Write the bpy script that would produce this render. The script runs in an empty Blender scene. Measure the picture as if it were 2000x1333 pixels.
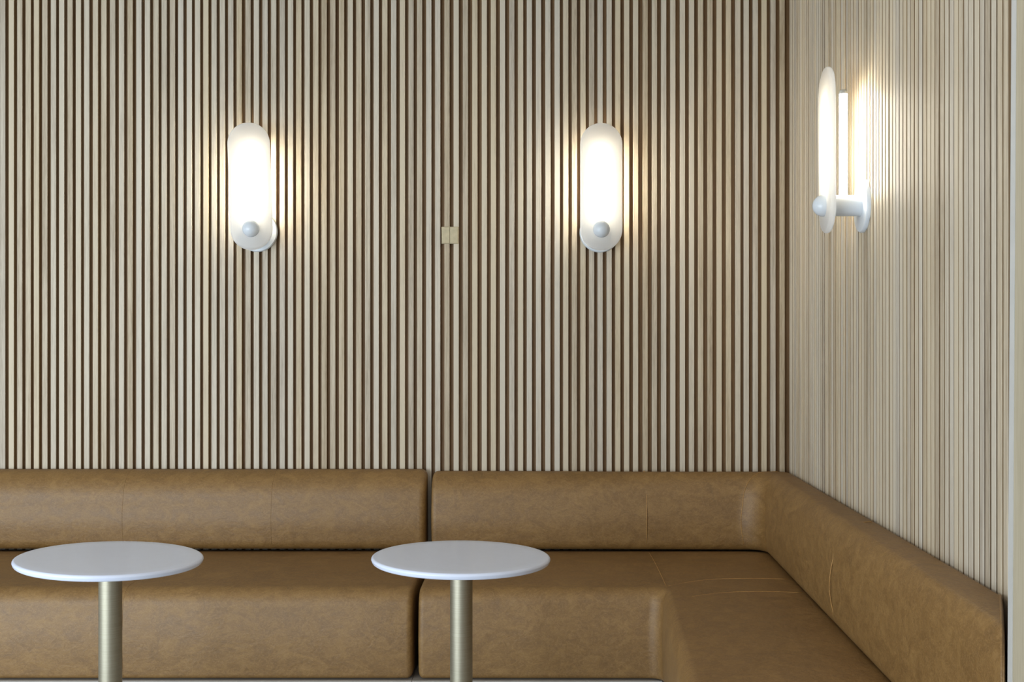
import bpy, bmesh, math, random
from mathutils import Vector

random.seed(7)
scene = bpy.context.scene
COL = scene.collection

# ------------------------------------------------------------------ camera
F = 2200.0            # focal length in px of the 2000 px wide frame
PX, PY = 1055.0, 670.0  # principal point (lens shift, verticals kept straight)
H = 1.436             # eye height
D = 5.33              # distance to the slat fronts of the back wall
cam_d = bpy.data.cameras.new('camera')
cam_d.sensor_fit = 'HORIZONTAL'
cam_d.sensor_width = 36.0
cam_d.lens = F / 2000.0 * 36.0
cam_d.shift_x = -(PX - 1000.0) / 2000.0
cam_d.shift_y = (PY - 666.5) / 2000.0
cam = bpy.data.objects.new('camera', cam_d)
cam.location = (0, 0, H)
cam.rotation_euler = (math.radians(90), 0, 0)
COL.objects.link(cam)
scene.camera = cam

# ------------------------------------------------------------------ light
world = bpy.data.worlds.new('world')
scene.world = world
world.use_nodes = True
world.node_tree.nodes['Background'].inputs['Color'].default_value = (1.0, 0.92, 0.82, 1)
world.node_tree.nodes['Background'].inputs['Strength'].default_value = 0.16


def area_light(name, loc, target, sx, sy, energy, color):
    l = bpy.data.lights.new(name, 'AREA')
    l.shape = 'RECTANGLE'
    l.size, l.size_y = sx, sy
    l.energy = energy
    l.color = color
    o = bpy.data.objects.new(name, l)
    o.location = loc
    o.rotation_euler = (Vector(target) - Vector(loc)).to_track_quat('-Z', 'Y').to_euler()
    COL.objects.link(o)
    return o


# tall windows to the left of the seats
area_light('left_front_window_daylight', (-4.9, -0.8, 0.98), (-3.4, 5.0, 0.65), 6.0, 1.95, 375, (0.80, 0.915, 1.0))
area_light('left_window_daylight', (-5.9, 2.6, 1.2), (0.0, 3.4, 0.9), 4.6, 2.3, 30, (0.80, 0.91, 1.0))
area_light('front_fill', (0.6, -2.8, 1.45), (0.3, 5.0, 1.2), 3.5, 2.2, 10, (0.94, 0.97, 1.0))  # weak fill light added behind the camera

# soft warm downlighting of the room's ceiling
area_light('ceiling_downlighting', (-0.4, 1.7, 3.26), (-0.4, 1.7, 0.0), 4.5, 3.0, 36, (1.0, 0.90, 0.74))

scene.view_settings.view_transform = 'Standard'
scene.view_settings.look = 'None'
scene.view_settings.gamma = 1.0
scene.view_settings.use_curve_mapping = False
scene.view_settings.exposure = 0.0
scene.cycles.max_bounces = 6
scene.cycles.diffuse_bounces = 4
scene.cycles.glossy_bounces = 2
scene.cycles.transmission_bounces = 2
scene.cycles.adaptive_threshold = 0.02


# ------------------------------------------------------------------ helpers
def at(px, py, Y):
    """point seen at photo pixel (px, py) at depth Y"""
    return Vector(((px - PX) * Y / F, Y, H - (py - PY) * Y / F))


def tag(o, label=None, cat=None, group=None, kind=None):
    if label: o['label'] = label
    if cat: o['category'] = cat
    if group: o['group'] = group
    if kind: o['kind'] = kind
    return o


def link(name, data, parent=None):
    o = bpy.data.objects.new(name, data)
    COL.objects.link(o)
    if parent is not None:
        o.parent = parent
    return o


def empty(name, loc, rot=(0, 0, 0)):
    o = link(name, None)
    o.empty_display_size = 0.1
    o.location = loc
    o.rotation_euler = rot
    return o


def mesh(name, verts, faces, mat, smooth=False):
    m = bpy.data.meshes.new(name)
    m.from_pydata([tuple(v) for v in verts], [], faces)
    m.materials.append(mat)
    bm = bmesh.new()
    bm.from_mesh(m)
    bmesh.ops.recalc_face_normals(bm, faces=bm.faces)
    bm.to_mesh(m)
    bm.free()
    if smooth:
        for p in m.polygons:
            p.use_smooth = True
    m.update()
    return m


def box_mesh(name, x0, x1, y0, y1, z0, z1, mat, bevel=0.0, seg=2):
    bm = bmesh.new()
    bmesh.ops.create_cube(bm, size=1)
    for v in bm.verts:
        v.co = Vector((x0 + (v.co.x + .5) * (x1 - x0), y0 + (v.co.y + .5) * (y1 - y0), z0 + (v.co.z + .5) * (z1 - z0)))
    if bevel:
        bmesh.ops.bevel(bm, geom=bm.edges[:], offset=bevel, segments=seg, affect='EDGES', profile=0.5)
    m = bpy.data.meshes.new(name)
    bm.to_mesh(m)
    bm.free()
    m.materials.append(mat)
    return m


def prism_mesh(name, poly, z0, z1, mat):
    """vertical prism over a plan polygon"""
    n = len(poly)
    vs = [(p[0], p[1], z0) for p in poly] + [(p[0], p[1], z1) for p in poly]
    fs = [[i, (i + 1) % n, n + (i + 1) % n, n + i] for i in range(n)]
    fs += [list(range(n)), list(range(n, 2 * n))]
    return mesh(name, vs, fs, mat)


def lathe_mesh(name, prof, mat, seg=64, axis='Z'):
    """prof: list of (r, h); closed at both ends by r=0 points"""
    vs, fs, rows = [], [], []
    for r, h in prof:
        if r < 1e-6:
            rows.append([len(vs)])
            vs.append((0, 0, h))
        else:
            row = []
            for k in range(seg):
                a = 2 * math.pi * k / seg
                row.append(len(vs))
                vs.append((r * math.cos(a), r * math.sin(a), h))
            rows.append(row)
    for a, b in zip(rows, rows[1:]):
        if len(a) == 1 and len(b) == 1:
            continue
        for k in range(seg):
            k2 = (k + 1) % seg
            if len(a) == 1:
                fs.append([a[0], b[k], b[k2]])
            elif len(b) == 1:
                fs.append([a[k], a[k2], b[0]])
            else:
                fs.append([a[k], a[k2], b[k2], b[k]])
    if axis == 'Y':                       # profile axis pointing to -Y (out of a wall)
        vs = [(x, -z, y) for x, y, z in vs]
    return mesh(name, vs, fs, mat, True)


def sharp(m, deg=35):
    m.set_sharp_from_angle(angle=math.radians(deg))
    return m


def loft_mesh(name, rings, mat, deg=None):
    n = len(rings[0])
    vs = [p for r in rings for p in r]
    fs = []
    for i in range(len(rings) - 1):
        for j in range(n):
            j2 = (j + 1) % n
            fs.append([i * n + j, i * n + j2, (i + 1) * n + j2, (i + 1) * n + j])
    fs.append(list(range(n)))
    fs.append([(len(rings) - 1) * n + j for j in range(n)])
    m = mesh(name, vs, fs, mat, True)
    if deg:
        sharp(m, deg)
    return m


def tube_mesh(name, pts, r, mat, seg=8):
    rings = []
    pts = [Vector(p) for p in pts]
    for i, p in enumerate(pts):
        d = (pts[min(i + 1, len(pts) - 1)] - pts[max(i - 1, 0)]).normalized()
        a = d.cross(Vector((0.31, 0.17, 0.93)))
        if a.length < 1e-3:
            a = d.cross(Vector((1, 0, 0)))
        a.normalize()
        b = d.cross(a)
        rings.append([p + a * r * math.cos(2 * math.pi * k / seg) + b * r * math.sin(2 * math.pi * k / seg) for k in range(seg)])
    return loft_mesh(name, rings, mat)


# ------------------------------------------------------------------ materials
def new_mat(name):
    m = bpy.data.materials.new(name)
    m.use_nodes = True
    nt = m.node_tree
    return m, nt, nt.nodes, nt.links, nt.nodes['Principled BSDF']


def ramp(nodes, stops):
    r = nodes.new('ShaderNodeValToRGB')
    el = r.color_ramp.elements
    while len(el) < len(stops):
        el.new(0.5)
    for e, (p, c) in zip(el, stops):
        e.position = p
        e.color = (*c, 1)
    return r


def wood_mat(name, dark, mid, light, per_object=True, grain=1.0, rough=0.55):
    m, nt, N, L, B = new_mat(name)
    tc = N.new('ShaderNodeTexCoord')
    oi = N.new('ShaderNodeObjectInfo')
    mul = N.new('ShaderNodeMath'); mul.operation = 'MULTIPLY'; mul.inputs[1].default_value = 37.0 if per_object else 0.0
    L.new(oi.outputs['Random'], mul.inputs[0])
    add = N.new('ShaderNodeVectorMath'); add.operation = 'ADD'
    L.new(tc.outputs['Object'], add.inputs[0]); L.new(mul.outputs[0], add.inputs[1])
    mp = N.new('ShaderNodeMapping'); mp.inputs['Scale'].default_value = (90, 90, 2.2)
    L.new(add.outputs[0], mp.inputs['Vector'])
    n1 = N.new('ShaderNodeTexNoise'); n1.inputs['Scale'].default_value = 1.0
    n1.inputs['Detail'].default_value = 6; n1.inputs['Roughness'].default_value = 0.62
    L.new(mp.outputs[0], n1.inputs['Vector'])
    mp2 = N.new('ShaderNodeMapping'); mp2.inputs['Scale'].default_value = (420, 420, 22)
    L.new(add.outputs[0], mp2.inputs['Vector'])
    n2 = N.new('ShaderNodeTexNoise'); n2.inputs['Scale'].default_value = 1.0; n2.inputs['Detail'].default_value = 2
    L.new(mp2.outputs[0], n2.inputs['Vector'])
    # slow tone drift along a slat
    mp3 = N.new('ShaderNodeMapping'); mp3.inputs['Scale'].default_value = (6, 6, 1.1)
    L.new(add.outputs[0], mp3.inputs['Vector'])
    n3 = N.new('ShaderNodeTexNoise'); n3.inputs['Scale'].default_value = 1.0; n3.inputs['Detail'].default_value = 1
    L.new(mp3.outputs[0], n3.inputs['Vector'])
    m1 = N.new('ShaderNodeMath'); m1.operation = 'MULTIPLY_ADD'
    L.new(n2.outputs['Fac'], m1.inputs[0]); m1.inputs[1].default_value = 0.45 * grain; L.new(n1.outputs['Fac'], m1.inputs[2])
    m2 = N.new('ShaderNodeMath'); m2.operation = 'MULTIPLY_ADD'
    L.new(n3.outputs['Fac'], m2.inputs[0]); m2.inputs[1].default_value = 0.35; L.new(m1.outputs[0], m2.inputs[2])
    m3 = N.new('ShaderNodeMath'); m3.operation = 'MULTIPLY_ADD'
    L.new(oi.outputs['Random'], m3.inputs[0]); m3.inputs[1].default_value = 0.34 if per_object else 0.0
    L.new(m2.outputs[0], m3.inputs[2])
    r = ramp(N, [(0.55, dark), (0.88, mid), (1.15 if False else 1.0, light)])
    sc = N.new('ShaderNodeMapRange'); sc.inputs['From Min'].default_value = 0.0; sc.inputs['From Max'].default_value = 1.35
    L.new(m3.outputs[0], sc.inputs['Value'])
    r.color_ramp.elements[0].position = 0.44
    r.color_ramp.elements[1].position = 0.66
    r.color_ramp.elements[2].position = 0.88
    L.new(sc.outputs[0], r.inputs['Fac'])
    # a little hue change from slat to slat
    hs = N.new('ShaderNodeHueSaturation')
    wn = N.new('ShaderNodeTexWhiteNoise'); wn.noise_dimensions = '1D'
    L.new(mul.outputs[0], wn.inputs['W'])
    mr = N.new('ShaderNodeMapRange'); mr.inputs['To Min'].default_value = 0.70 if per_object else 1.0
    mr.inputs['To Max'].default_value = 1.18 if per_object else 1.0
    L.new(wn.outputs['Value'], mr.inputs['Value'])
    L.new(mr.outputs[0], hs.inputs['Saturation'])
    L.new(r.outputs['Color'], hs.inputs['Color'])
    L.new(hs.outputs['Color'], B.inputs['Base Color'])
    B.inputs['Roughness'].default_value = rough
    B.inputs['Specular IOR Level'].default_value = 0.35
    bp = N.new('ShaderNodeBump'); bp.inputs['Strength'].default_value = 0.16; bp.inputs['Distance'].default_value = 0.0012
    L.new(m1.outputs[0], bp.inputs['Height']); L.new(bp.outputs['Normal'], B.inputs['Normal'])
    return m


def leather_mat(name, k=1.0):
    m, nt, N, L, B = new_mat(name)
    tc = N.new('ShaderNodeTexCoord')
    mp = N.new('ShaderNodeMapping'); mp.inputs['Scale'].default_value = (1, 1, 1.5)
    L.new(tc.outputs['Object'], mp.inputs['Vector'])
    n1 = N.new('ShaderNodeTexNoise'); n1.inputs['Scale'].default_value = 11; n1.inputs['Detail'].default_value = 7
    n1.inputs['Roughness'].default_value = 0.68; n1.inputs['Distortion'].default_value = 1.2
    L.new(mp.outputs[0], n1.inputs['Vector'])
    n2 = N.new('ShaderNodeTexNoise'); n2.inputs['Scale'].default_value = 55; n2.inputs['Detail'].default_value = 4
    n2.inputs['Distortion'].default_value = 1.8
    L.new(mp.outputs[0], n2.inputs['Vector'])
    mx = N.new('ShaderNodeMath'); mx.operation = 'MULTIPLY_ADD'
    L.new(n2.outputs['Fac'], mx.inputs[0]); mx.inputs[1].default_value = 0.35; L.new(n1.outputs['Fac'], mx.inputs[2])
    r = ramp(N, [(0.36, (0.138 * k, 0.067 * k, 0.014 * k)), (0.66, (0.200 * k, 0.102 * k, 0.023 * k)), (1.0, (0.30 * k, 0.168 * k, 0.047 * k))])
    L.new(mx.outputs[0], r.inputs['Fac'])
    # pale pulled-up veins
    n4 = N.new('ShaderNodeTexNoise'); n4.inputs['Scale'].default_value = 24; n4.inputs['Detail'].default_value = 5
    n4.inputs['Roughness'].default_value = 0.6; n4.inputs['Distortion'].default_value = 2.5
    L.new(mp.outputs[0], n4.inputs['Vector'])
    sb = N.new('ShaderNodeMath'); sb.operation = 'SUBTRACT'; sb.inputs[1].default_value = 0.5
    L.new(n4.outputs['Fac'], sb.inputs[0])
    ab = N.new('ShaderNodeMath'); ab.operation = 'ABSOLUTE'; L.new(sb.outputs[0], ab.inputs[0])
    vr = N.new('ShaderNodeMapRange'); vr.inputs['From Min'].default_value = 0.0; vr.inputs['From Max'].default_value = 0.035
    vr.inputs['To Min'].default_value = 0.38; vr.inputs['To Max'].default_value = 0.0
    L.new(ab.outputs[0], vr.inputs['Value'])
    vm = N.new('ShaderNodeMix'); vm.data_type = 'RGBA'
    L.new(vr.outputs[0], vm.inputs['Factor']); L.new(r.outputs['Color'], vm.inputs['A'])
    vm.inputs['B'].default_value = (0.36 * k, 0.218 * k, 0.085 * k, 1)
    L.new(vm.outputs['Result'], B.inputs['Base Color'])
    B.inputs['Roughness'].default_value = 0.46
    B.inputs['Specular IOR Level'].default_value = 0.8
    rr = N.new('ShaderNodeMapRange'); rr.inputs['To Min'].default_value = 0.51; rr.inputs['To Max'].default_value = 0.66
    L.new(n1.outputs['Fac'], rr.inputs['Value']); L.new(rr.outputs[0], B.inputs['Roughness'])
    vo = N.new('ShaderNodeTexVoronoi'); vo.inputs['Scale'].default_value = 420
    L.new(tc.outputs['Object'], vo.inputs['Vector'])
    # long shallow creases
    mp2 = N.new('ShaderNodeMapping'); mp2.inputs['Scale'].default_value = (13, 13, 17)
    mp2.inputs['Rotation'].default_value = (0.5, 0.4, 0.3)
    L.new(tc.outputs['Object'], mp2.inputs['Vector'])
    n3 = N.new('ShaderNodeTexNoise'); n3.inputs['Scale'].default_value = 1.6; n3.inputs['Detail'].default_value = 3
    n3.inputs['Distortion'].default_value = 1.5
    L.new(mp2.outputs[0], n3.inputs['Vector'])
    h1 = N.new('ShaderNodeMath'); h1.operation = 'MULTIPLY_ADD'
    L.new(vo.outputs['Distance'], h1.inputs[0]); h1.inputs[1].default_value = 0.12; L.new(n3.outputs['Fac'], h1.inputs[2])
    bp = N.new('ShaderNodeBump'); bp.inputs['Strength'].default_value = 0.35; bp.inputs['Distance'].default_value = 0.004
    L.new(h1.outputs[0], bp.inputs['Height']); L.new(bp.outputs['Normal'], B.inputs['Normal'])
    return m


def plain_mat(name, color, rough=0.5, metal=0.0, spec=0.5, mottled=0.0, scale=20):
    m, nt, N, L, B = new_mat(name)
    B.inputs['Roughness'].default_value = rough
    B.inputs['Metallic'].default_value = metal
    B.inputs['Specular IOR Level'].default_value = spec
    tc = N.new('ShaderNodeTexCoord')
    n = N.new('ShaderNodeTexNoise'); n.inputs['Scale'].default_value = scale; n.inputs['Detail'].default_value = 4
    L.new(tc.outputs['Object'], n.inputs['Vector'])
    r = ramp(N, [(0.3, tuple(c * (1 - mottled) for c in color)), (0.7, tuple(min(1, c * (1 + mottled)) for c in color))])
    L.new(n.outputs['Fac'], r.inputs['Fac'])
    L.new(r.outputs['Color'], B.inputs['Base Color'])
    return m


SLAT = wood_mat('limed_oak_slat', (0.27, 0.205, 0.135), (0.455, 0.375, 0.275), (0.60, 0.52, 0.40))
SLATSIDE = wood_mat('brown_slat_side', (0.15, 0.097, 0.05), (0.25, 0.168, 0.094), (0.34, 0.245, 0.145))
BACKING = wood_mat('brown_backing_board', (0.15, 0.083, 0.036), (0.22, 0.127, 0.058), (0.29, 0.175, 0.085), per_object=False)
VENEER = wood_mat('pale_oak_veneer', (0.35, 0.30, 0.215), (0.44, 0.385, 0.28), (0.50, 0.445, 0.335), per_object=False)
LEATHER = leather_mat('tan_leather')
STITCH = leather_mat('tan_leather_seam', 1.7)
TRIM = plain_mat('pale_grey_trim', (0.54, 0.535, 0.52), 0.5, mottled=0.03)
WHITE = plain_mat('white_laminate', (0.72, 0.79, 0.98), 0.2, spec=0.5, mottled=0.01)
ENAMEL = plain_mat('white_enamel', (0.66, 0.71, 0.77), 0.25, mottled=0.01)
PLATE = plain_mat('brushed_beige_metal', (0.48, 0.41, 0.27), 0.42, metal=0.25, mottled=0.10, scale=60)
PLINTH = plain_mat('light_plinth_laminate', (0.36, 0.33, 0.30), 0.5, mottled=0.05)
FLOOR = plain_mat('pale_concrete_floor', (0.55, 0.55, 0.54), 0.4, mottled=0.12, scale=3)
CEIL = plain_mat('white_ceiling_paint', (0.45, 0.44, 0.42), 0.9, mottled=0.01)
ENDCAP = plain_mat('grey_tube_end_cap', (0.45, 0.47, 0.48), 0.35, metal=0.6)


def metal_mat():
    m, nt, N, L, B = new_mat('brushed_champagne_metal')
    B.inputs['Metallic'].default_value = 1.0
    B.inputs['Roughness'].default_value = 0.5
    tc = N.new('ShaderNodeTexCoord')
    mp = N.new('ShaderNodeMapping'); mp.inputs['Scale'].default_value = (8, 8, 300)
    L.new(tc.outputs['Object'], mp.inputs['Vector'])
    n = N.new('ShaderNodeTexNoise'); n.inputs['Scale'].default_value = 1.0
    L.new(mp.outputs[0], n.inputs['Vector'])
    r = ramp(N, [(0.3, (0.35, 0.325, 0.25)), (0.7, (0.40, 0.37, 0.29))])
    L.new(n.outputs['Fac'], r.inputs['Fac']); L.new(r.outputs['Color'], B.inputs['Base Color'])
    return m


def opal_mat():
    m, nt, N, L, B = new_mat('opal_glass')
    B.inputs['Base Color'].default_value = (0.86, 0.87, 0.90, 1)
    B.inputs['Roughness'].default_value = 0.22
    t = N.new('ShaderNodeBsdfTranslucent'); t.inputs['Color'].default_value = (0.97, 0.97, 0.97, 1)
    mx = N.new('ShaderNodeMixShader'); mx.inputs[0].default_value = 0.75
    L.new(B.outputs[0], mx.inputs[1]); L.new(t.outputs[0], mx.inputs[2])
    L.new(mx.outputs[0], N['Material Output'].inputs['Surface'])
    return m


def glow_mat():
    m, nt, N, L, B = new_mat('lit_tube')
    e = N.new('ShaderNodeEmission'); e.inputs['Color'].default_value = (1.0, 0.92, 0.73, 1)
    e.inputs['Strength'].default_value = 64.0
    L.new(e.outputs[0], N['Material Output'].inputs['Surface'])
    return m


BRASS = metal_mat()
OPAL = opal_mat()
GLOW = glow_mat()

# ------------------------------------------------------------------ the room
XC = (1540 - PX) * D / F          # right wall meets back wall (slat-front planes)
A = 0.0225                        # the right wall is not quite square to the back one
NRM = math.sqrt(1 + A * A)
EU = Vector((-A / NRM, -1 / NRM, 0))
EV = Vector((-1 / NRM, A / NRM, 0))
SD = 0.022                        # slat depth
ZT = 3.24                         # top of the slats, above the frame


def RW(u, v, z=0.0):
    """right-wall frame: u metres along the wall from the corner, v metres out into the room"""
    p = Vector((XC, D, 0)) + EU * u + EV * v
    return Vector((p.x, p.y, z))


def wall_uv(x):
    """u on the right wall (front plane) at photo column x"""
    k = (x - PX) / F
    # XC - A*u/N = k*(D - u/N)
    return (k * D - XC) / (k - A) * NRM


XL = -3.6
wb = link('wall_back', box_mesh('wall_back', XL, XC + 0.08, D + SD, D + SD + 0.06, 0.0, 3.3, BACKING))
tag(wb, 'slatted pale oak wall behind the tan leather bench', 'wall', kind='structure')


def slat_mesh(w):
    m = box_mesh('slat', -w / 2, w / 2, 0, SD, 0.02, ZT, SLAT, 0.0012, 1)
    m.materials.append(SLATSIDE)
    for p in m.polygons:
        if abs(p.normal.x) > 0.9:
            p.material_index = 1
    return m


slat = slat_mesh(0.0249)


gaps = [(10.5, 16.5), (27.5, 33), (44, 50), (60, 66), (76, 82.5), (92.5, 99), (109.5, 115), (125.5, 131.5), (142, 147.5),
        (158.5, 164), (174.5, 180.5), (192, 197.5), (208.3, 214.7), (225, 231.5), (242.8, 248.7), (259.3, 266),
        (276.3, 282.5), (293.3, 299.5), (309.7, 315.7), (325.5, 331.2), (342.3, 347.2), (358.7, 364.2), (375.2, 380.5),
        (391, 396.5), (407.5, 413), (423.2, 428.5), (440, 445), (456.3, 462), (472.3, 479.5), (489.3, 495.5), (506, 512.5),
        (522.8, 529), (539.8, 546), (556.5, 562.2), (572.7, 578.5), (588.8, 594.5), (605.3, 612), (621.6, 628), (638.2, 645),
        (655, 662), (672.3, 679), (689.2, 695.8), (706, 713), (723, 730), (739.8, 746.8), (756.5, 764), (774, 781), (791, 798),
        (807.8, 814.8), (824.3, 832), (843, 849.8), (860, 868), (878, 886), (896, 904), (914, 921.5), (933.5, 941), (951, 959),
        (968.5, 976), (987, 995), (1004.3, 1012), (1021.7, 1029), (1039, 1047), (1056.7, 1065), (1075.3, 1083), (1093.5, 1100),
        (1110, 1116.8), (1127, 1133.5), (1144, 1151), (1160.2, 1167), (1177.5, 1184.8), (1195, 1201.5), (1212, 1219),
        (1229.2, 1236), (1247, 1255), (1265.5, 1273), (1283.5, 1291.5), (1301.3, 1309), (1319.5, 1328), (1338, 1345.5),
        (1356.3, 1363), (1374, 1381.5), (1392, 1399.5), (1410, 1417.5), (1428.5, 1436), (1446.5, 1452.5), (1463, 1470.5),
        (1480.3, 1487.5), (1497.7, 1505), (1515, 1522.5), (1533, 1539.5)]
centres = [(a[1] + b[0]) / 2 for a, b in zip(gaps, gaps[1:])]
centres += [5.0 - 16.55 * k for k in range(0, 14)]        # beyond the left edge of the frame
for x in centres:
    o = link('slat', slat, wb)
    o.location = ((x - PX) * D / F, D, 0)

# right wall: backing, slats, pale trim, plain veneer panel
U_TRIM0 = wall_uv(1969.0)
U_TRIM1 = wall_uv(1978.5)
wr = link('wall_right', prism_mesh('wall_right', [RW(-0.05, -SD), RW(4.6, -SD), RW(4.6, -SD - 0.06), RW(-0.05, -SD - 0.06)], 0, 3.3, BACKING))
tag(wr, 'slatted pale oak wall on the right with one lamp', 'wall', kind='structure')
rz = math.atan2(EU.y, EU.x)        # local +X along u, local -Y out of the wall
slat_r = slat_mesh(0.0275)
pitch = 0.0382
n_r = int((U_TRIM0 - 0.006) / pitch)
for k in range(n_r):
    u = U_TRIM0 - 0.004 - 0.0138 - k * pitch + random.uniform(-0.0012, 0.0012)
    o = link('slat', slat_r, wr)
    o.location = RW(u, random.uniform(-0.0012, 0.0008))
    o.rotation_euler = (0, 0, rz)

VBACK = 0.152       # thickness of the bench back on this wall


def plane_u(x, v):
    """u where photo column x meets the plane v metres out from the right wall"""
    k = (x - PX) / F
    q = RW(0, v)
    return (k * q.y - q.x) / (k - A) * NRM


UP0, UP1 = plane_u(1969.5, VBACK), plane_u(1978.5, VBACK)


def lean(o):
    for v in o.data.vertices:                      # the panel stands a touch out of plumb
        v.co += EU * (0.015 * (v.co.z - 0.9))


t = link('trim_1', prism_mesh('trim_1', [RW(UP0, VBACK + 0.001), RW(UP1, VBACK + 0.001), RW(UP1, VBACK - 0.01), RW(U_TRIM0 + 0.03, 0.001), RW(U_TRIM0 + 0.012, 0.001)], 0, ZT, TRIM))
lean(t)
tag(t, 'pale grey edge strip between slats and plain oak panel', 'trim', kind='structure')
vp = link('trim_2', prism_mesh('trim_2', [RW(UP1, VBACK), RW(4.6, VBACK), RW(4.6, -SD + 0.001), RW(U_TRIM0 + 0.035, -SD + 0.001), RW(U_TRIM0 + 0.031, 0.001), RW(UP1 + 0.0005, VBACK - 0.01)], 0, ZT, VENEER))
lean(vp)
tag(vp, 'plain pale oak panel at the right edge, standing proud of the slats', 'panel', kind='structure')

fl = link('floor', box_mesh('floor', XL - 2.2, XC + 0.3, -3.0, D + SD, -0.06, 0.0, FLOOR))
tag(fl, 'pale floor under the bench and tables', 'floor', kind='structure')
ce = link('ceiling', box_mesh('ceiling', XL - 2.2, XC + 0.3, -3.0, D + SD + 0.06, 3.3, 3.36, CEIL))
tag(ce, 'white ceiling above the slatted walls', 'ceiling', kind='structure')


# ------------------------------------------------------------------ leather bench
def fillet(p, d_in, d_out, R, n):
    """points of an arc of radius R that rounds the corner p between directions d_in and d_out"""
    d_in, d_out = d_in.normalized(), d_out.normalized()
    th = d_in.angle(d_out)
    tl = R * math.tan(th / 2)
    a = p - d_in * tl
    side = (d_out - d_in * d_in.dot(d_out)).normalized()
    c = a + side * R
    out = []
    for k in range(n + 1):
        f = th * k / n
        out.append(c - side * R * math.cos(f) + d_in * R * math.sin(f))
    return out


def cross2(p, d, q, e):
    """intersection of two plan lines"""
    det = d.x * -e.y + e.x * d.y
    w = q - p
    s = (w.x * -e.y + e.x * w.y) / det
    return p + d * s


def back_profile(zb, zt, r=0.128, r2=0.018, bulge=0.012):
    """list of (side, offset, z): side 0 = offset from the room-side line, 1 = from the wall-side line"""
    P = []
    rb = 0.05
    for k in range(5):
        f = math.pi / 2 * k / 4
        P.append((0, rb - rb * math.sin(f), zb + rb - rb * math.cos(f)))
    zs, ze = zb + rb, zt - r
    for k in range(1, 10):
        s = k / 10
        P.append((0, -bulge * math.sin(math.pi * s), zs + (ze - zs) * s))
    for k in range(13):
        f = math.pi / 2 * k / 12
        P.append((0, r - r * math.cos(f), zt - r + r * math.sin(f)))
    for k in range(5):
        f = math.pi / 2 * k / 4
        P.append((1, r2 - r2 * math.sin(f), zt - 0.004 - r2 + r2 * math.cos(f)))
    P.append((1, 0.0, (zb + zt) / 2))
    P.append((1, 0.0, zb))
    return P


def seat_profile(zb, zt, r=0.07, bulge=0.010, crown=0.008):
    P = []
    rb = 0.02
    for k in range(5):
        f = math.pi / 2 * k / 4
        P.append((0, rb - rb * math.sin(f), zb + rb - rb * math.cos(f)))
    zs, ze = zb + rb, zt - r
    for k in range(1, 8):
        s = k / 8
        P.append((0, -bulge * math.sin(math.pi * s), zs + (ze - zs) * s))
    for k in range(13):
        f = math.pi / 2 * k / 12
        P.append((0, r - r * math.cos(f), zt - r + r * math.sin(f)))
    for k in range(1, 10):
        s = k / 10
        P.append((2, s, zt + crown * math.sin(math.pi * s)))       # 2: fraction between nose and back
    P.append((1, 0.0, zt))
    P.append((1, 0.0, (zb + zt) / 2))
    P.append((1, 0.0, zb))
    return P


def ring(prof, pi, po, inset=0.0, shift=None, r=0.07):
    d = (po - pi)
    T = d.length
    d = d / T
    tz = []
    for s, o, z in prof:
        if s == 0: tt = o
        elif s == 1: tt = T - o
        else: tt = r + (T - r) * o
        tz.append((tt, z))
    if inset:
        t0, t1 = min(a for a, b in tz), max(a for a, b in tz)
        z0, z1 = min(b for a, b in tz), max(b for a, b in tz)
        tc, zc = (t0 + t1) / 2, (z0 + z1) / 2
        ft, fz = 1 - inset / ((t1 - t0) / 2), 1 - inset / ((z1 - z0) / 2)
        tz = [(tc + (a - tc) * ft, zc + (b - zc) * fz) for a, b in tz]
    out = []
    for a, z in tz:
        p = pi + d * a
        if shift is not None:
            p = p + shift
        out.append(Vector((p.x, p.y, z)))
    return out


def loft_path(name, prof, path, mat, re=0.03, r=0.07, deg=None):
    """path: list of (room-side plan point, wall-side plan point); both ends rounded by re"""
    rings = []
    n = 6
    d0 = (path[0][0] - path[1][0]).normalized()
    d1 = (path[-1][0] - path[-2][0]).normalized()
    for k in range(n):
        f = math.pi / 2 * (k + 0.15) / n
        rings.append(ring(prof, *path[0], inset=re * (1 - math.sin(f)), shift=d0 * re * (math.cos(f) - 1), r=r))
    inner = list(path)
    a = (inner[0][0] - d0 * re * 1.05, inner[0][1] - d0 * re * 1.05)
    b = (inner[-1][0] - d1 * re * 1.05, inner[-1][1] - d1 * re * 1.05)
    for p in [a] + inner[1:-1] + [b]:
        rings.append(ring(prof, *p, r=r))
    for k in reversed(range(n)):
        f = math.pi / 2 * (k + 0.15) / n
        rings.append(ring(prof, *path[-1], inset=re * (1 - math.sin(f)), shift=d1 * re * (math.cos(f) - 1), r=r))
    return loft_mesh(name, rings, mat, deg)


def V2(x, y):
    return Vector((x, y, 0))


def densify(path, n):
    out = [path[0]]
    for a, b in zip(path, path[1:]):
        m = max(1, int(round((b[0] - a[0]).length / n)))
        for k in range(1, m + 1):
            out.append((a[0].lerp(b[0], k / m), a[1].lerp(b[1], k / m)))
    return out


def seam(parent, prof, pi, po, i0, i1, rad=0.0017, off=0.0002, r=0.07, name='seam', mat=None):
    """thin raised seam that follows the upholstery profile across one section"""
    rg = ring(prof, pi, po, r=r)[i0:i1]
    return link(name, tube_mesh(name, rg, rad, mat or STITCH, 6), parent)


YB = 5.18          # room-side face of the backrest
YF = 4.41          # front of the seat
ZS = 0.470         # seat height
ZB = 0.117         # underside of the seat
back_gap = 0.004

# ---- left bench unit
lb = empty('leather_bench', (-2.0, 4.9, 0))
tag(lb, 'straight tan leather bench on the left behind the round tables', 'bench', 'tan leather bench units')
lb_inv = lb.location.copy()


def attach(o, root):
    o.location = o.location - root.location
    return o


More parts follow.
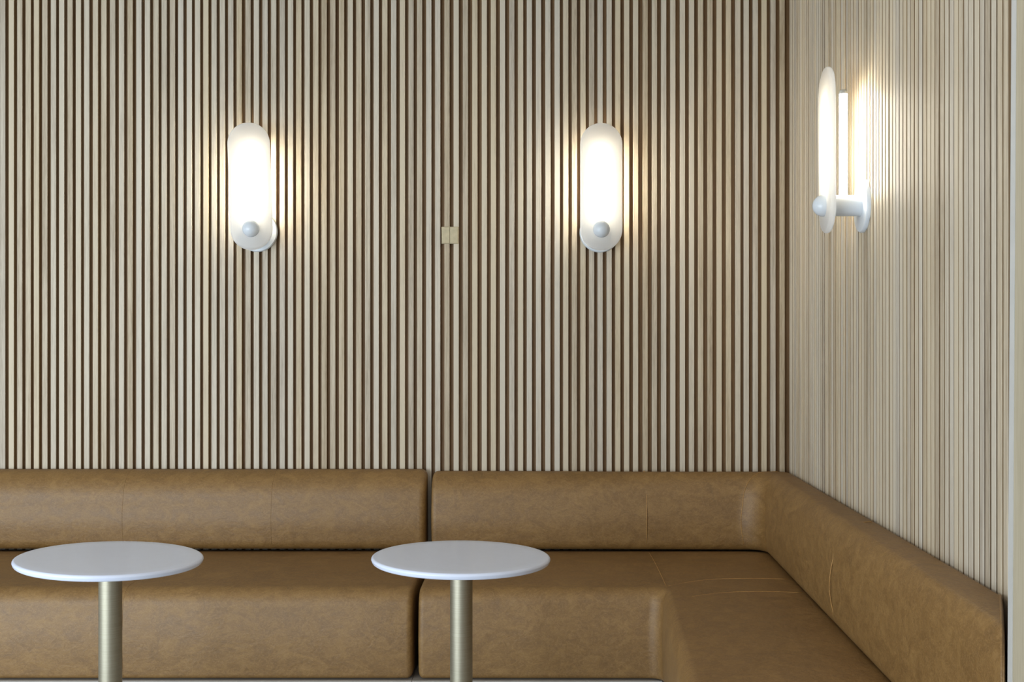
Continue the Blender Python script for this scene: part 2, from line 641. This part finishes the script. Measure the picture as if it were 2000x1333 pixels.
prof_l = back_profile(0.479, 0.841)
path = densify([(V2(-3.45, YB), V2(-3.45, D - back_gap)), (V2(-0.528, YB), V2(-0.528, D - back_gap))], 0.25)
attach(link('backrest', loft_path('backrest', prof_l, path, LEATHER, 0.03, 0.08), lb), lb)
prof_sl = seat_profile(ZB, ZS)
path = densify([(V2(-3.45, YF), V2(-3.45, 5.26)), (V2(-0.502, YF), V2(-0.502, 5.26))], 0.25)
attach(link('seat', loft_path('seat', prof_sl, path, LEATHER, 0.022), lb), lb)
for x in (240, 530):
    X = (x - PX) * YB / F
    attach(seam(lb, prof_l, V2(X, YB), V2(X, D - back_gap), 3, 30, r=0.08, rad=0.0009, mat=LEATHER), lb)
X = (240 - PX) * YF / F
attach(seam(lb, prof_sl, V2(X, YF), V2(X, 5.26), 3, 30, rad=0.0009, mat=LEATHER), lb)
attach(link('plinth', box_mesh('plinth', -3.43, -0.5025, YF - 0.004, D - 0.01, 0.0, ZB - 0.004, PLINTH, 0.002, 1), lb), lb)

# ---- right, L-shaped corner unit
rb = empty('corner_bench', (0.55, 4.9, 0))
tag(rb, 'tan leather corner bench turning along the right wall', 'bench', 'tan leather bench units')
VB = VBACK         # backrest thickness on the right wall
U_END = wall_uv(1963.0)             # wall side of the mitred near end
U_END_I = plane_u(1963.5, VBACK)   # room side
ex = V2(1, 0)
ci = cross2(V2(0, YB), ex, RW(0, VB), EU)
co = cross2(V2(0, D - back_gap), ex, RW(0, back_gap), EU)
NF = 14
arc_i = fillet(ci, ex, EU, 0.11, NF)
arc_o = fillet(co, ex, EU, 0.05, NF)
b_arc_i, b_arc_o = arc_i, arc_o
p_end_i = RW(U_END_I, VB)
p_end_o = RW(U_END, back_gap)
path = [(V2(-0.502, YB), V2(-0.502, D - back_gap))] + list(zip(arc_i, arc_o)) + [(p_end_i, p_end_o)]
prof_r = back_profile(0.479, 0.832)
attach(link('backrest', loft_path('backrest', prof_r, densify(path, 0.25), LEATHER, 0.024), rb), rb)

VS = 0.690         # seat depth on the right wall, measured from the slats
ES = Vector((-0.062, -1, 0)).normalized()      # the seat widens a little towards the near end
si = V2(0.480, YF)
p_near = si + ES * (D - 2.38 - (D - YF))
so = cross2(V2(0, 5.26), ex, RW(0, 0.075), EU)
arc_i = fillet(si, ex, ES, 0.055, NF)
arc_o = [so + ex * (0.012 * (k - NF / 2) / NF if k < NF / 2 else 0) + EU * (0.012 * (k - NF / 2) / NF if k > NF / 2 else 0) for k in range(NF + 1)]
path = [(V2(-0.478, YF), V2(-0.478, 5.26))] + list(zip(arc_i, arc_o)) + [(p_near, RW(U_END_I - 0.03, 0.075))]
prof_sr = seat_profile(ZB, ZS, r=0.065)
attach(link('seat', loft_path('seat', prof_sr, densify(path, 0.2), LEATHER, 0.022, 0.065), rb), rb)

# seams of the corner unit
for X in ((1263 - PX) * YB / F,):
    attach(seam(rb, prof_r, V2(X, YB), V2(X, D - back_gap), 3, 30, r=0.08), rb)
attach(seam(rb, prof_r, b_arc_i[2], b_arc_o[2], 3, 30, r=0.08), rb)
us = 5.33 - 3.80
attach(seam(rb, prof_r, RW(us, VB), RW(us, back_gap), 3, 30, r=0.08), rb)


def top_seam(pts, name='seam', rad=0.0017):
    P = [Vector((x, y, ZS + dz)) for x, y, dz in pts]
    attach(link(name, tube_mesh(name, P, rad, STITCH, 6), rb), rb)


def seat_top_z(s):
    return 0.008 * math.sin(math.pi * max(0, min(1, s)))


# across the back part of the seat and the two runs across the right-hand part
top_seam([(0.50, 4.485 + 0.695 * k / 12, seat_top_z((4.485 + 0.695 * k / 12 - YF - 0.07) / 0.78)) for k in range(13)])
for y0, y1, x0 in ((4.47, 4.585, 0.51), (4.27, 4.34, 0.575)):
    pts = []
    for k in range(17):
        s = k / 16
        x = x0 + (1.01 - x0) * s
        y = y0 + (y1 - y0) * (1 - (1 - min(1, s * 2.2)) ** 2) * 0.75 + (y1 - y0) * 0.25 * s
        v = XC - A * (D - y) - x
        f = (VS - 0.07 - v) / (VS - 0.07 - 0.075)
        pts.append((x, y, seat_top_z(f)))
    top_seam(pts)
# piping round the near end of the backrest
rg = ring(prof_r, RW(U_END_I - 0.019, VB), RW(U_END - 0.019, back_gap))[2:33]
attach(link('piping', tube_mesh('piping', rg, 0.003, LEATHER, 8), rb), rb)
# plinth
pl_in = si + Vector((-0.004, -0.004, 0))
poly = [V2(-0.5015, YF - 0.004), pl_in, p_near + Vector((-0.004, 0.01, 0)), RW(U_END_I - 0.035, 0.16), RW(U_END - 0.035, 0.01), cross2(V2(0, D - 0.01), ex, RW(0, 0.01), EU), V2(-0.5015, D - 0.01)]
attach(link('plinth', prism_mesh('plinth', poly, 0.0, ZB - 0.004, PLINTH), rb), rb)

# ------------------------------------------------------------------ round tables
TZ = 0.74


def make_table(name, label, px, Y, tilt):
    root = empty(name, ((px - PX) * Y / F, Y, 0))
    tag(root, label, 'table', 'round pedestal tables')
    R_ = 0.2915
    th = 0.021
    prof = [(0, -th), (R_ - 0.012, -th)]
    for k in range(1, 5):
        f = math.pi / 2 * k / 4
        prof.append((R_ - 0.012 + 0.0105 * math.sin(f), -th + 0.010 - 0.010 * math.cos(f)))
    for k in range(0, 6):
        f = math.pi / 2 * k / 5
        prof.append((R_ - 0.009 + 0.009 * math.cos(f), -0.009 + 0.009 * math.sin(f)))
    prof += [(R_ - 0.05, 0), (0, 0)]
    top = link('tabletop', sharp(lathe_mesh('tabletop', prof, WHITE, 128), 50), root)
    top.location = (0, 0, TZ)
    top.rotation_euler = (0, math.radians(tilt), 0)
    link('pole', sharp(lathe_mesh('pole', [(0, 0.016), (0.0365, 0.016), (0.0365, TZ - 0.026), (0, TZ - 0.026)], BRASS, 64)), root)
    link('mounting_plate', sharp(lathe_mesh('mounting_plate', [(0, TZ - 0.032), (0.030, TZ - 0.032), (0.030, TZ - 0.019), (0, TZ - 0.019)], BRASS, 48)), root)
    link('base', sharp(lathe_mesh('base', [(0, 0), (0.22, 0), (0.22, 0.008), (0.20, 0.015), (0.05, 0.020), (0, 0.020)], BRASS, 96)), root)
    return root


make_table('pedestal_table', 'round white table near the left edge, in front of the straight bench', 215.5, 3.66, 2.4)
make_table('pedestal_table', 'round white table in front of the gap between the two benches', 901.0, 3.68, 0.9)


# ------------------------------------------------------------------ wall lamps
def capsule_mesh(name, w, length, th, mat):
    """upright rounded slab; origin at the centre of its lower end arc; thickness along Y"""
    r = w / 2
    rings = []
    e = th * 0.48
    loops = []
    for k in range(7):                       # rounded rim from back to front
        f = -math.pi / 2 + math.pi * k / 6
        loops.append((e * (1 - math.cos(f)), -math.sin(f) * th / 2))
    def outline(rr):
        pts = []
        for k in range(25):
            a = math.pi + math.pi * k / 24
            pts.append((rr * math.cos(a), rr * math.sin(a)))
        for k in range(25):
            a = math.pi * k / 24
            pts.append((rr * math.cos(a), length - w + rr * math.sin(a)))
        return pts
    vs, fs = [], []
    n = 50
    for ins, y in loops:
        for x, z in outline(r - ins):
            vs.append((x, y, z))
    for i in range(len(loops) - 1):
        for j in range(n):
            j2 = (j + 1) % n
            fs.append([i * n + j, i * n + j2, (i + 1) * n + j2, (i + 1) * n + j])
    fs.append(list(range(n)))
    fs.append([(len(loops) - 1) * n + j for j in range(n)])
    m = mesh(name, vs, fs, mat, True)
    return sharp(m, 40)


GW, GL, GT = 0.195, 0.590, 0.022
glass_m = capsule_mesh('glass_shade', GW, GL, GT, OPAL)
plate_m = sharp(lathe_mesh('wall_plate', [(0, 0), (0.096, 0), (0.096, 0.008), (0.092, 0.013), (0, 0.014)], ENAMEL, 64, 'Y'), 40)
stem_m = sharp(lathe_mesh('stem', [(0, 0.010), (0.040, 0.012), (0.037, 0.020), (0.037, 0.1175), (0, 0.1175)], ENAMEL, 48, 'Y'), 40)
kp = [(0, 0.128)] + [(0.0385 * math.sin(math.pi * k / 16), 0.142 - 0.0385 * math.cos(math.pi * k / 16)) for k in range(4, 16)] + [(0, 0.142 + 0.0385)]
knob_m = lathe_mesh('knob', kp, ENAMEL, 40, 'Y')
tube_m = sharp(lathe_mesh('bulb_tube', [(0, 0.034), (0.0145, 0.034), (0.0145, 0.395), (0, 0.395)], GLOW, 24), 40)
cap_m = sharp(lathe_mesh('end_cap', [(0, 0.395), (0.0148, 0.395), (0.0148, 0.403), (0.011, 0.409), (0, 0.410)], ENDCAP, 24), 40)


def make_lamp(label, loc, rz, roll, yaw=0.0):
    root = empty('wall_lamp', loc, (0, 0, rz))
    tag(root, label, 'lamp', 'capsule wall lamps')
    link('wall_plate', plate_m, root)
    for nm, me in (('stem', stem_m), ('knob', knob_m)):
        o = link(nm, me, root)
        o.rotation_euler = (0, 0, yaw)
    g = link('glass_shade', glass_m, root)
    g.location = (0.1285 * math.sin(yaw), -0.1285 * math.cos(yaw), 0)
    g.rotation_euler = (0, roll, yaw)
    tb = link('bulb_tube', tube_m, root)
    tb.location = (0.072 * math.sin(yaw), -0.072 * math.cos(yaw), 0)
    link('end_cap', cap_m, tb)
    return root


p = at(503, 453, D)
make_lamp('glowing capsule wall lamp above the left table, its glass leaning slightly left', (p.x, D, p.z), 0, math.radians(-1.9), math.radians(2.0))
p = at(1171.5, 454, D)
make_lamp('glowing capsule wall lamp above the right half of the back bench', (p.x, D, p.z), 0, 0.0, 0.0)
u = wall_uv(1687)
p = RW(u, 0.0)
z = H - (402 - PY) * p.y / F
make_lamp('glowing capsule lamp on the right wall, seen from its side', (p.x, p.y, z), rz, math.radians(-1.0), 0.0)

# ------------------------------------------------------------------ square cover plate on the slats
p = at(879, 460, D)
sw = empty('switch_plate', (p.x, D, p.z))
tag(sw, 'small square beige two-part switch plate between the back wall lamps', 'switch')
link('frame', box_mesh('frame', -0.0395, 0.0395, -0.004, 0.0, -0.0405, 0.0405, PLATE, 0.001, 1), sw)
rk = box_mesh('rocker', -0.0185, 0.0185, -0.0085, -0.0035, -0.038, 0.038, PLATE, 0.0015, 2)
for s in (-1, 1):
    o = link('rocker', rk, sw)
    o.location = (s * 0.0192, 0, 0)
